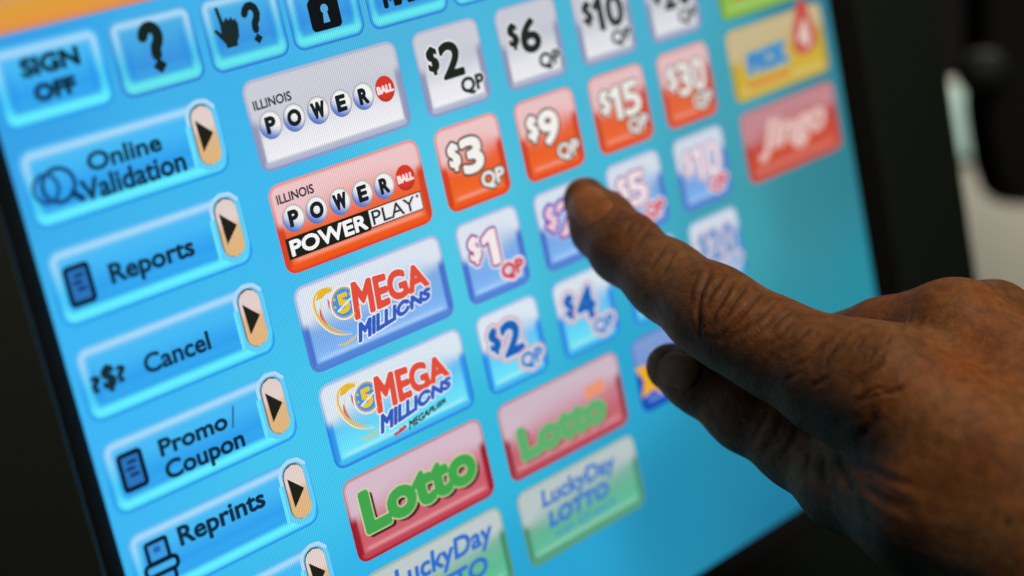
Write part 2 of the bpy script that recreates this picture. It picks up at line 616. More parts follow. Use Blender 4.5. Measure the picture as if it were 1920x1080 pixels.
def question(a, x0, y0, x1, y1, w, col, layer=0):
    W_, H_ = x1 - x0, y1 - y0
    p = [(0.03, .23), (.15, .12), (.35, .05), (.6, .06), (.8, .15), (.86, .29), (.76, .43), (.60, .52), (.56, .62), (.56, .70)]
    t = np.linspace(0, len(p) - 1, 34)
    px = np.interp(t, range(len(p)), [k[0] for k in p])
    py = np.interp(t, range(len(p)), [k[1] for k in p])
    a.stroke([(x0 + w + k * (W_ - 2 * w), y0 + w * .7 + m * (H_ - w)) for k, m in zip(px, py)], w, col, layer)
    cx, cy, r = x0 + .56 * W_, y0 + .93 * H_, w * 1.35
    a.poly([(cx, cy - r), (cx + r, cy), (cx, cy + r), (cx - r, cy)], col, layer)


b = button(-7.42, TY0, -6.03, TY1, 'teal', 'blue button with a large question mark')
a = Art(5)
question(a, -7.0, -5.28, -6.52, -4.55, .088, (26, 38, 36))
a.build('icon', b)
b = button(-5.845, TY0, -4.45, TY1, 'teal', 'blue button with a pointing hand and a question mark')
a = Art(5)
hx = [(-5.60, -5.22), (-5.54, -5.22), (-5.50, -4.98), (-5.44, -5.05), (-5.40, -4.99), (-5.36, -5.04), (-5.32, -4.98), (-5.28, -5.0), (-5.25, -4.9), (-5.28, -4.72), (-5.33, -4.66),
      (-5.34, -4.59), (-5.54, -4.59), (-5.55, -4.66), (-5.64, -4.79), (-5.70, -4.88), (-5.66, -4.91), (-5.58, -4.83), (-5.57, -4.95)]
a.poly(hx, (28, 44, 44), 0)
question(a, -5.17, -5.20, -4.78, -4.57, .062, (26, 38, 38))
a.build('icon', b)
b = button(-4.305, TY0, -2.935, TY1, 'teal', 'blue button with a black padlock')
a = Art(5)
a.poly(rbox(-3.93, -4.98, -3.33, -4.47, .08), (18, 22, 24), 0)
ring(a, -3.63, -4.98, .19, .24, .06, (18, 22, 24), 0.3, 16, math.pi, 2 * math.pi)
a.dots([(-3.62, -4.80)], .075, (86, 168, 222), 1.2, 14)
a.poly([(-3.655, -4.78), (-3.585, -4.78), (-3.555, -4.58), (-3.685, -4.58)], (86, 168, 222), 1.4)
a.build('icon', b)
b = button(-2.755, TY0, -1.115, TY1, 'teal', 'blue button reading MAIN cut off by the upper edge')
a = letters(b)
a.text('MAIN', (-2.44, -4.86, -1.46, -4.545), BLK, .03)
a.build('lettering', b)
b = button(-.94, TY0, .7, TY1, 'teal', 'blue button barely in view at the upper edge')

# ---- game grid
QX, QW, QP = -2.01, 1.415, 1.872
RY, RH, RP = -4.01, 1.392, 1.661
BX0, BX1 = -5.445, -2.425


def row(i):
    return RY + i * RP, RY + i * RP + RH


def white_ball(x, y):
    sh, hi, ed = lin((96, 130, 214)), lin((244, 242, 238)), lin((104, 112, 132))
    t = sstep(-.1, .95, math.hypot(x + .25 - .25, y) * .25 + (y * .75 - x * .45))
    c = hi * (1 - t) + sh * t
    r = math.hypot(x, y)
    e = float(sstep(.82, 1.0, r)) * .75
    return tuple(c * (1 - e) + ed * e)


def red_ball(x, y):
    c = lin((214, 58, 44))
    r = math.hypot(x, y)
    e = float(sstep(.72, 1.0, r)) * .55 * (0.5 + .5 * y)
    return tuple(c * (1 - e) + lin((70, 30, 28)) * e)


def ball_logo(a, y, top):
    a.text('ILLINOIS', (-5.345, top, -4.62, top + .155), (52, 52, 60), .006)
    for x, ch in zip((-5.115, -4.66, -4.185, -3.72, -3.26), 'POWER'):
        a.disc(x, y, .215, .225, white_ball, 1)
        wd = .10 if ch in 'PER' else .135
        a.text(ch, (x - wd, y - .135, x + wd, y + .135), (26, 34, 40), .02, layer=3)
    a.disc(-2.80, y - .01, .2, .215, red_ball, 1)
    a.text('BALL', (-2.975, y - .075, -2.625, y + .06), (248, 226, 224), .012, layer=3)


y0, y1 = row(0)
b = button(BX0, y0, BX1, y1, 'white', 'wide white button with a row of lettered balls')
a = letters(b)
ball_logo(a, -3.29, -3.715)
a.build('lettering', b)
y0, y1 = row(1)
b = button(BX0, y0, BX1, y1, 'orange', 'wide orange button with lettered balls over a black and white bar')
a = letters(b)
ball_logo(a, -1.785, -2.21)
a.poly([(-5.375, -1.505), (-3.72, -1.505), (-3.72, -1.165), (-5.375, -1.165)], (30, 34, 28), 6)
a.text('POWER', (-5.315, -1.465, -3.765, -1.20), (246, 246, 246), .014, layer=7)
a.poly([(-3.72, -1.505), (-2.565, -1.505), (-2.565, -1.185), (-3.72, -1.185)], (30, 34, 34), 6)
a.poly([(-3.695, -1.485), (-2.585, -1.485), (-2.585, -1.205), (-3.695, -1.205)], (240, 240, 242), 7)
a.text('PLAY', (-3.65, -1.46, -2.72, -1.225), (40, 44, 48), .004, layer=8)
a.dots([(-2.655, -1.435)], .03, (70, 72, 76), 8, 10)
a.build('lettering', b)


def coin(x, y):
    r = math.hypot(x, y)
    if r > .84:
        return tuple(lin((228, 186, 70)))
    return tuple(lin((72, 146, 212)))


def fortune_logo(a, dy, my):
    s = lambda p: [(x, y + dy) for x, y in p]
    Y = (226, 184, 66)

    def curve(p, n=26):
        t = np.linspace(0, len(p) - 1, n)
        k = range(len(p))
        xs, ys = np.interp(t, k, [q[0] for q in p]), np.interp(t, k, [q[1] for q in p])
        for _ in range(5):
            xs[1:-1] = (xs[:-2] + 2 * xs[1:-1] + xs[2:]) / 4
            ys[1:-1] = (ys[:-2] + 2 * ys[1:-1] + ys[2:]) / 4
        return list(zip(xs, ys))
    a.ribbon(s(curve([(-4.66, -.50), (-4.92, -.57), (-5.10, -.50), (-5.18, -.34), (-5.13, -.08), (-4.98, .16), (-4.76, .29), (-4.56, .34)])), .035, (240, 226, 190), 0)
    a.ribbon(s(curve([(-4.68, -.50), (-4.92, -.56), (-5.09, -.50), (-5.16, -.34), (-5.11, -.08), (-4.97, .15), (-4.76, .28), (-4.60, .33)])), .018, Y, 1)
    a.ribbon(s(curve([(-4.99, -.36), (-5.05, -.20), (-5.0, .0), (-4.88, .15), (-4.72, .25), (-4.55, .31)])), .014, Y, 1)
    a.ribbon(s(curve([(-4.90, .42), (-4.72, .46), (-4.55, .42), (-4.46, .38)])), .022, (222, 190, 110), 1)
    a.ribbon(s(curve([(-5.05, -.25), (-5.05, -.12), (-4.98, .05)])), .03, (214, 96, 110), 1)
    a.ribbon(s(curve([(-4.86, -.36), (-4.85, -.22), (-4.80, -.08)])), .028, (214, 96, 110), 1)
    a.poly(s([(-5.09, -.40), (-5.02, -.50), (-4.90, -.54), (-4.74, -.50), (-4.74, -.45), (-4.88, -.44), (-4.96, -.40)]), (230, 184, 40), 2)
    a.disc(-4.57, -.20 + dy, .285, .285, lambda x, y: tuple(lin((236, 236, 236))), 2)
    a.disc(-4.57, -.20 + dy, .255, .26, coin, 3, n=32, rings=6)
    a.text('5', (-4.70, -.36 + dy, -4.46, -.03 + dy), (236, 196, 50), .02, layer=4)
    a.stroke([(-4.72, -.10 + dy), (-4.44, -.22 + dy)], .018, (226, 232, 240), 6)
    for q in ((-4.74, -.30), (-4.76, -.18), (-4.42, -.30)):
        a.dots(s([q]), .022, (236, 196, 50), 5)
    a.ribbon(s(curve([(-4.55, .11), (-4.40, .05), (-4.28, -.08)])), .016, Y, 5)
    wh = (238, 240, 244)
    q = s([(-4.37, -.475), (-2.85, -.345), (-2.80, .085), (-4.44, .165)])
    a.text('MEGA', None, (224, 80, 62), .031, halo=((.024, wh),), layer=4, quad=q)
    m = [(-4.40, .205 + my), (-2.80, .09 + my), (-2.85, .30 + my), (-4.48, .535 + my)]
    a.text('MILLIONS', None, (48, 92, 190), .022, halo=((.022, wh),), layer=7, quad=s(m))
    a.dots(s([(-3.335, .245 + my)]), .028, (240, 242, 246), 9.5, 5)


y0, y1 = row(2)
b = button(BX0, y0, BX1, y1, 'blue', 'wide periwinkle button with red and blue lettering and a gold coin')
a = letters(b)
fortune_logo(a, 0, 0)
a.build('lettering', b)
y0, y1 = row(3)
b = button(BX0, y0, BX1, y1, 'cyan', 'wide pale cyan button with red and blue lettering and a gold coin')
a = letters(b)
fortune_logo(a, 1.632, -.03)
a.text('with', (-4.24, 2.17, -3.93, 2.27), (206, 60, 64), .012, quad=((-4.21, 2.19), (-3.92, 2.145), (-3.94, 2.225), (-4.24, 2.285)), layer=3)
a.text('MEGAPLIER', None, (24, 26, 30), .007, quad=((-3.86, 2.125), (-2.99, 2.02), (-3.02, 2.11), (-3.90, 2.275)), layer=3)
a.build('lettering', b)


def lotto(b, x0, y0, x1, y1, soft=False):
    a = letters(b)
    a.text('Lotto', (x0 + .06, y0 + .07, x1 + .06, y1 + .07), (70, 26, 30) if not soft else (166, 72, 84), .06, layer=0)
    a.text('Lotto', (x0, y0, x1, y1), (66, 164, 78) if not soft else (92, 172, 104), .056, halo=((.022, (206, 214, 160) if not soft else (130, 186, 120)),), layer=1)
    return a


y0, y1 = row(4)
b = button(BX0, y0, BX1, y1, 'red', 'wide red button with large green lettering')
a = lotto(b, -5.21, 2.88, -2.69, 3.65)
a.build('lettering', b)
LX0, LX1 = -1.97, 1.045
HAZE[0] = .06
b = button(LX0, y0, LX1, y1, 'red', 'wide red button with green lettering and an orange tag', dim=.96)
a = lotto(b, -1.67, 3.16, .55, 3.78, True)
a.poly([(.08, 3.03), (.60, 2.99), (.62, 3.24), (.20, 3.24), (.11, 3.30)], (236, 148, 110), 5)
a.build('lettering', b)
y0, y1 = row(5)
HAZE[0] = .04
b = button(BX0, y0, BX1, y1, 'green', 'wide green button with blue lettering cut off by the lower edge', dim=.95)
a = letters(b)
BL = (38, 108, 204)
a.text('LuckyDay', None, BL, .018, quad=((-4.86, 4.43), (-2.64, 4.43), (-2.72, 4.93), (-4.92, 4.93)))
a.text('LOTTO', None, BL, .018, quad=((-4.80, 4.98), (-2.90, 4.98), (-2.94, 5.34), (-4.86, 5.34)))
a.build('lettering', b)
HAZE[0] = .10
b = button(LX0, y0, LX1, y1, 'green', 'wide green button with three lines of blue lettering', dim=.9)
a = letters(b)
a.text('LuckyDay', None, (46, 112, 196), .018, quad=((-1.40, 4.43), (.52, 4.43), (.46, 4.86), (-1.46, 4.86)))
a.text('LOTTO', None, (46, 116, 200), .028, quad=((-1.33, 4.87), (.24, 4.87), (.20, 5.19), (-1.38, 5.19)))
a.text('with EZmatch', None, (62, 146, 190), .008, quad=((-1.28, 5.25), (.32, 5.25), (.30, 5.41), (-1.31, 5.41)))
a.build('lettering', b)
y0, y1 = row(4)
HAZE[0] = 0.0
b = button(1.50, y0, 4.51, y1, 'navy', 'wide dark blue button with a yellow star, mostly behind the thumb')
a = Art(5)
star = []
for k in range(10):
    rr = .52 if k % 2 == 0 else .27
    t = -math.pi / 2 + .25 + k * math.pi / 5
    star.append((1.93 + rr * 1.05 * math.cos(t), 3.42 + rr * math.sin(t)))
a.poly(star, (240, 176, 28), 0)
a.dots([(2.02, 3.32)], .17, (232, 112, 36), 1, 14)
a.build('icon', b)

QROWS = [('white', ['2', '6', '10', '20']), ('orange', ['3', '9', '15', '30']), ('blue', ['1', '2', '5', '10']), ('cyan', ['2', '4', '10', '20'])]
for i, (stn, vals) in enumerate(QROWS):
    y0, y1 = row(i)
    for j, val in enumerate(vals):
        x0 = QX + j * QP
        HAZE[0] = (0.0, .01, .03, .05)[j]
        word = {'white': 'white', 'orange': 'orange', 'blue': 'periwinkle', 'cyan': 'pale cyan'}[stn]
        b = button(x0, y0, x0 + QW, y1, stn, '%s square button reading $%s QP' % (word, val), dim=1 - .03 * j)
        a = letters(b)
        two = len(val) == 2
        bx_d = (x0 + .19, y0 + .26, x0 + .45, y0 + .75)
        bx_n = (x0 + .46, y0 + .25, x0 + (1.25 if two else .96), y0 + .88)
        if val == '1':
            bx_n = (x0 + .50, y0 + .25, x0 + .84, y0 + .88)
        bx_q = (x0 + .79, y0 + .92, x0 + 1.33, y0 + 1.24)
        if stn == 'white':
            col, bold, halo, qc, qb, qh = (32, 40, 34), .034, ((.022, (240, 240, 242)),), (36, 48, 46), .016, ((.022, (236, 236, 240)),)
        elif stn == 'orange':
            col, bold, halo, qc, qb, qh = (244, 240, 234), .034, ((.04, (88, 70, 62)),), (238, 234, 228), .013, ((.036, (96, 78, 70)),)
        elif stn == 'blue':
            col, bold, halo, qc, qb, qh = (240, 232, 236), .022, ((.022, (222, 92, 96)), (.045, (70, 78, 170)), (.085, (216, 222, 238))), (208, 58, 78), .018, ((.05, (232, 216, 226)),)
        else:
            col, bold, halo, qc, qb, qh = (26, 98, 182), .036, ((.06, (196, 216, 234)), (.09, (228, 150, 160))), (40, 120, 200), .014, ((.05, (200, 216, 232)), (.08, (226, 160, 172)))
        if two and stn != 'white':        # two figures share the width: slimmer strokes
            bold *= .55
            halo = tuple((q * .7, hc) for q, hc in halo)
        if stn == 'blue' and j == 1:      # pressed key: lettering turned violet
            col, halo = (232, 200, 220), ((.014, (200, 80, 140)), (.05, (66, 44, 166)), (.085, (176, 188, 232)))
        if stn == 'cyan' and j == 3:      # lettering on this key is paler, with less contrast
            col, qc, halo = (84, 138, 198), (120, 160, 206), ((.035, (206, 208, 224)), (.065, (220, 180, 190)))
        a.text('$', bx_d, col, bold * .7, halo=halo, layer=0)
        a.number(val, bx_n, col, bold, halo, 3.5)
        a.text('QP', bx_q, qc, qb, halo=qh, layer=7.5)
        a.build('lettering', b)

# ---- right column
PX0, PX1 = 5.64, 8.655
HAZE[0] = .04
y0, y1 = row(0)
b = button(PX0, y0, PX1, y1, 'lime', 'wide lime green button cut off by the upper edge', dim=.85)
a = Art(5)
a.poly([(6.1, -3.15), (8.2, -3.15), (8.2, -2.92), (6.1, -2.92)], (200, 120, 50), 0)
a.build('icon', b)
y0, y1 = row(1)
b = button(PX0, y0, PX1, y1, 'yellow', 'wide yellow button with a red ball', dim=.92)
a = letters(b)
a.text('PICK', None, (62, 136, 196), .05, halo=((.06, (150, 176, 170)),), quad=((6.15, -1.82), (7.40, -1.86), (7.40, -1.40), (6.13, -1.40)))
drop = [(7.62, -1.62), (7.66, -1.95), (7.80, -2.2), (7.92, -2.46), (8.1, -2.56), (8.24, -2.42), (8.3, -2.15), (8.42, -1.85), (8.4, -1.6), (8.2, -1.46), (7.95, -1.42), (7.74, -1.48)]
a.poly(drop, (196, 84, 66), 3)
a.dots([(8.08, -2.38)], .13, (206, 54, 46), 3.6, 14)
a.text('4', (7.82, -2.12, 8.2, -1.55), (226, 198, 188), .06, layer=5)
a.poly([(6.05, -1.24), (7.4, -1.24), (7.4, -1.13), (6.05, -1.13)], (216, 130, 46), 1)
a.build('lettering', b)
y0, y1 = row(2)
b = button(PX0, y0, PX1, y1, 'scarlet', 'wide red button with slanted white lettering', dim=.92)
a = letters(b)
a.text('Jingo', None, (226, 186, 180), .05, quad=((6.3, -.42), (8.42, -.46), (8.15, .38), (5.98, .38)))
a.build('lettering', b)

# ---------------------------------------------------------------- bezel, housing and stand
def ring_mesh(name, profile, rect, radius0, mat, seg=10):
    """Sweep a profile of (outward offset, height) round a rectangle (screen units, heights in m)."""
    x0, y0, x1, y1 = rect
    v, f = [], []
    loops = []
    for off, z in profile:
        r = max(radius0 + off, 0.02)
        X0, Y0, X1, Y1 = x0 - off, y0 - off, x1 + off, y1 + off
        loop = []
        for cx, cy, s in ((X1 - r, Y0 + r, -math.pi / 2), (X1 - r, Y1 - r, 0), (X0 + r, Y1 - r, math.pi / 2), (X0 + r, Y0 + r, math.pi)):
            for k in np.linspace(0, math.pi / 2, seg):
                loop.append(((cx + r * math.cos(s + k)) * U, -(cy + r * math.sin(s + k)) * U, z))
        loops.append(loop)
    n = len(loops[0])
    for lp in loops:
        v += lp
    for k in range(len(loops) - 1):
        for i in range(n):
            j = (i + 1) % n
            f.append((k * n + i, (k + 1) * n + i, (k + 1) * n + j, k * n + j))
    me = bpy.data.meshes.new(name)
    me.from_pydata(v, [], f)
    me.polygons.foreach_set('use_smooth', [True] * len(f))
    return link_mesh(name, me, term, mat)


RECT = (-9.43, -6.05, 8.98, 7.66)
ring_mesh('bezel_rim', [(0, -0.0006), (0.01, 0.0), (0.10, 0.0015), (0.32, 0.0045), (0.40, 0.0051), (0.46, 0.00525)], RECT, 0.05, M_BLACK)
ring_mesh('bezel', [(0.46, 0.0052), (0.50, 0.0054), (0.62, 0.0055), (3.2, 0.0055), (3.34, 0.0052), (3.42, 0.0042), (3.45, 0.003), (3.45, -0.018)], RECT, 0.05, M_BEZEL)


def box_mesh(name, lo, hi, parent, mat, bevel=0.003):
    bm = bmesh.new()
    bmesh.ops.create_cube(bm, size=1.0)
    for q in bm.verts:
        for i in range(3):
            q.co[i] = lo[i] if q.co[i] < 0 else hi[i]
    bmesh.ops.bevel(bm, geom=list(bm.edges), offset=bevel, segments=3, affect='EDGES', profile=0.6)
    me = bpy.data.meshes.new(name)
    bm.to_mesh(me)
    bm.free()
    return link_mesh(name, me, parent, mat)


box_mesh('housing', (-12.5 * U, -11.0 * U, -0.060), (12.3 * U, 9.4 * U, -0.0185), term, M_BEZEL, 0.008)
box_mesh('stand', (-5 * U, -0.26, -0.085), (5 * U, -0.02, -0.0605), term, M_BLACK, 0.006)

# ---------------------------------------------------------------- what stands behind, far out of focus

def bg_prism(name, outline, z0, z1, mat, label=None, cat=None, kind=None, group=None):
    """An upright slab with a rounded outline (mm, as it stands behind the terminal)."""
    bm = bmesh.new()
    a = [bm.verts.new((x / 1000, y / 1000, z0)) for x, y in outline]
    fc = bm.faces.new(a)
    ex = bmesh.ops.extrude_face_region(bm, geom=[fc])
    for q in [e for e in ex['geom'] if isinstance(e, bmesh.types.BMVert)]:
        q.co.z = z1
    bmesh.ops.recalc_face_normals(bm, faces=bm.faces)
    bmesh.ops.bevel(bm, geom=list(bm.edges), offset=0.0015, segments=2, affect='EDGES')
    me = bpy.data.meshes.new(name)
    bm.to_mesh(me)
    bm.free()
    o = link_mesh(name, me, None, mat)
    o.matrix_world = BG
    tag(o, label, cat, group, kind)
    return o


# offsets in mm from the middle of the gap beside the bezel
bg_prism('backdrop', [(-700, -500), (600, -500), (600, 500), (-700, 500)], -0.46, -0.48, M_BACK, kind='structure')
bg_prism('pale_panel', [(0, -170), (210, -170), (210, 67), (0, 67)], -0.25, -0.27, M_WALL,
         'pale grey panel out of focus beyond the right edge of the terminal', 'panel')
bg_prism('teal_box', [(25, 22), (82, 17), (82, 62), (25, 62)], -0.245, -0.2495, M_PANEL,
         'small teal box out of focus against the top of the pale panel', 'box')
bg_prism('dark_cabinet', [(0, 110), (0, 27), (2, 13), (5, -2), (7.5, -10), (12, -15.5), (18, -18), (90, -22), (90, 110)], 0.0, -0.04, M_BLACK,
         'black cabinet with a rounded lower corner in front of the pale panel', 'cabinet')
bm = bmesh.new()
bmesh.ops.create_uvsphere(bm, u_segments=32, v_segments=18, radius=1.0)
for q in bm.verts:
    q.co = Vector((-5.5 + 12.5 * q.co.x, 38 + 10.5 * q.co.y, 10 * q.co.z + 14)) / 1000
me = bpy.data.meshes.new('knob')
bm.to_mesh(me)
bm.free()
me.polygons.foreach_set('use_smooth', [True] * len(me.polygons))
knob = link_mesh('knob', me, None, M_KNOB)
knob.matrix_world = BG
tag(knob, 'dark rounded knob out of focus above the teal box', 'knob')

# ---------------------------------------------------------------- the hand: joints (mm, terminal frame) and radii, skin creases
HAND = {
    'index': [((12.4, 6.2, 6.2), 6.8), ((8.4, -0.4, 15.9), 9.1), ((4.2, -5.6, 27.4), 9.7), ((0.7, -13.7, 44.7), 10.3), ((-1.4, -20.6, 60.6), 11.8), ((-0.9, -25.7, 69.2), 11.9), ((1.5, -31.4, 79.7), 12.5), ((3.3, -38.3, 94.4), 14.5), ((6.0, -42.6, 106.8), 16.8)],
    'middle': [((36.9, -35.2, 110.3), 12.2), ((34.1, -39.1, 89.4), 10.9), ((32.3, -46.0, 65.7), 10.9), ((41.3, -70.4, 65.5), 8.6), ((42.6, -77.3, 82.0), 7.4)],
    'ring': [((53.4, -40.9, 110.5), 11.5), ((53.3, -56.2, 71.0), 9.9), ((61.3, -80.9, 72.2), 8.2), ((58.8, -83.3, 86.3), 7.4)],
    'little': [((71.5, -51.5, 111.2), 7.6), ((72.7, -67.3, 81.8), 8.2), ((77.1, -87.6, 83.0), 7.1)],
    'thumb': [((1.8, -39.8, 38.4), 6.8), ((3.2, -43.5, 47.4), 9.2), ((3.5, -52.2, 61.4), 9.9), ((4.3, -60.1, 77.8), 10.9), ((0.1, -66.7, 96.3), 12.5), ((-4.9, -69.4, 123.9), 15.2)],
    'palm_a': [((6.0, -42.6, 106.8), 16.8), ((8.2, -87.9, 176.0), 23.9)],
    'palm_b': [((36.3, -37.0, 110.4), 13.2), ((31.2, -83.8, 171.8), 22.3)],
    'palm_c': [((53.0, -42.3, 110.5), 12.4), ((50.6, -88.7, 167.4), 21.4)],
    'palm_d': [((69.8, -56.9, 111.4), 11.5), ((64.3, -98.2, 164.1), 19.8)],
    'palm_e': [((-4.9, -69.4, 123.9), 15.2), ((0.4, -91.5, 179.5), 23.1)],
    'palm_f': [((35.3, -68.5, 104.1), 16.5), ((23.0, -88.3, 157.6), 24.8)],
    'palm_g': [((21.1, -92.2, 170.4), 25.6), ((29.9, -140.2, 246.0), 28.9)],
    'palm_h': [((40.4, -92.7, 169.0), 23.9), ((51.7, -144.2, 247.8), 27.2)],
}
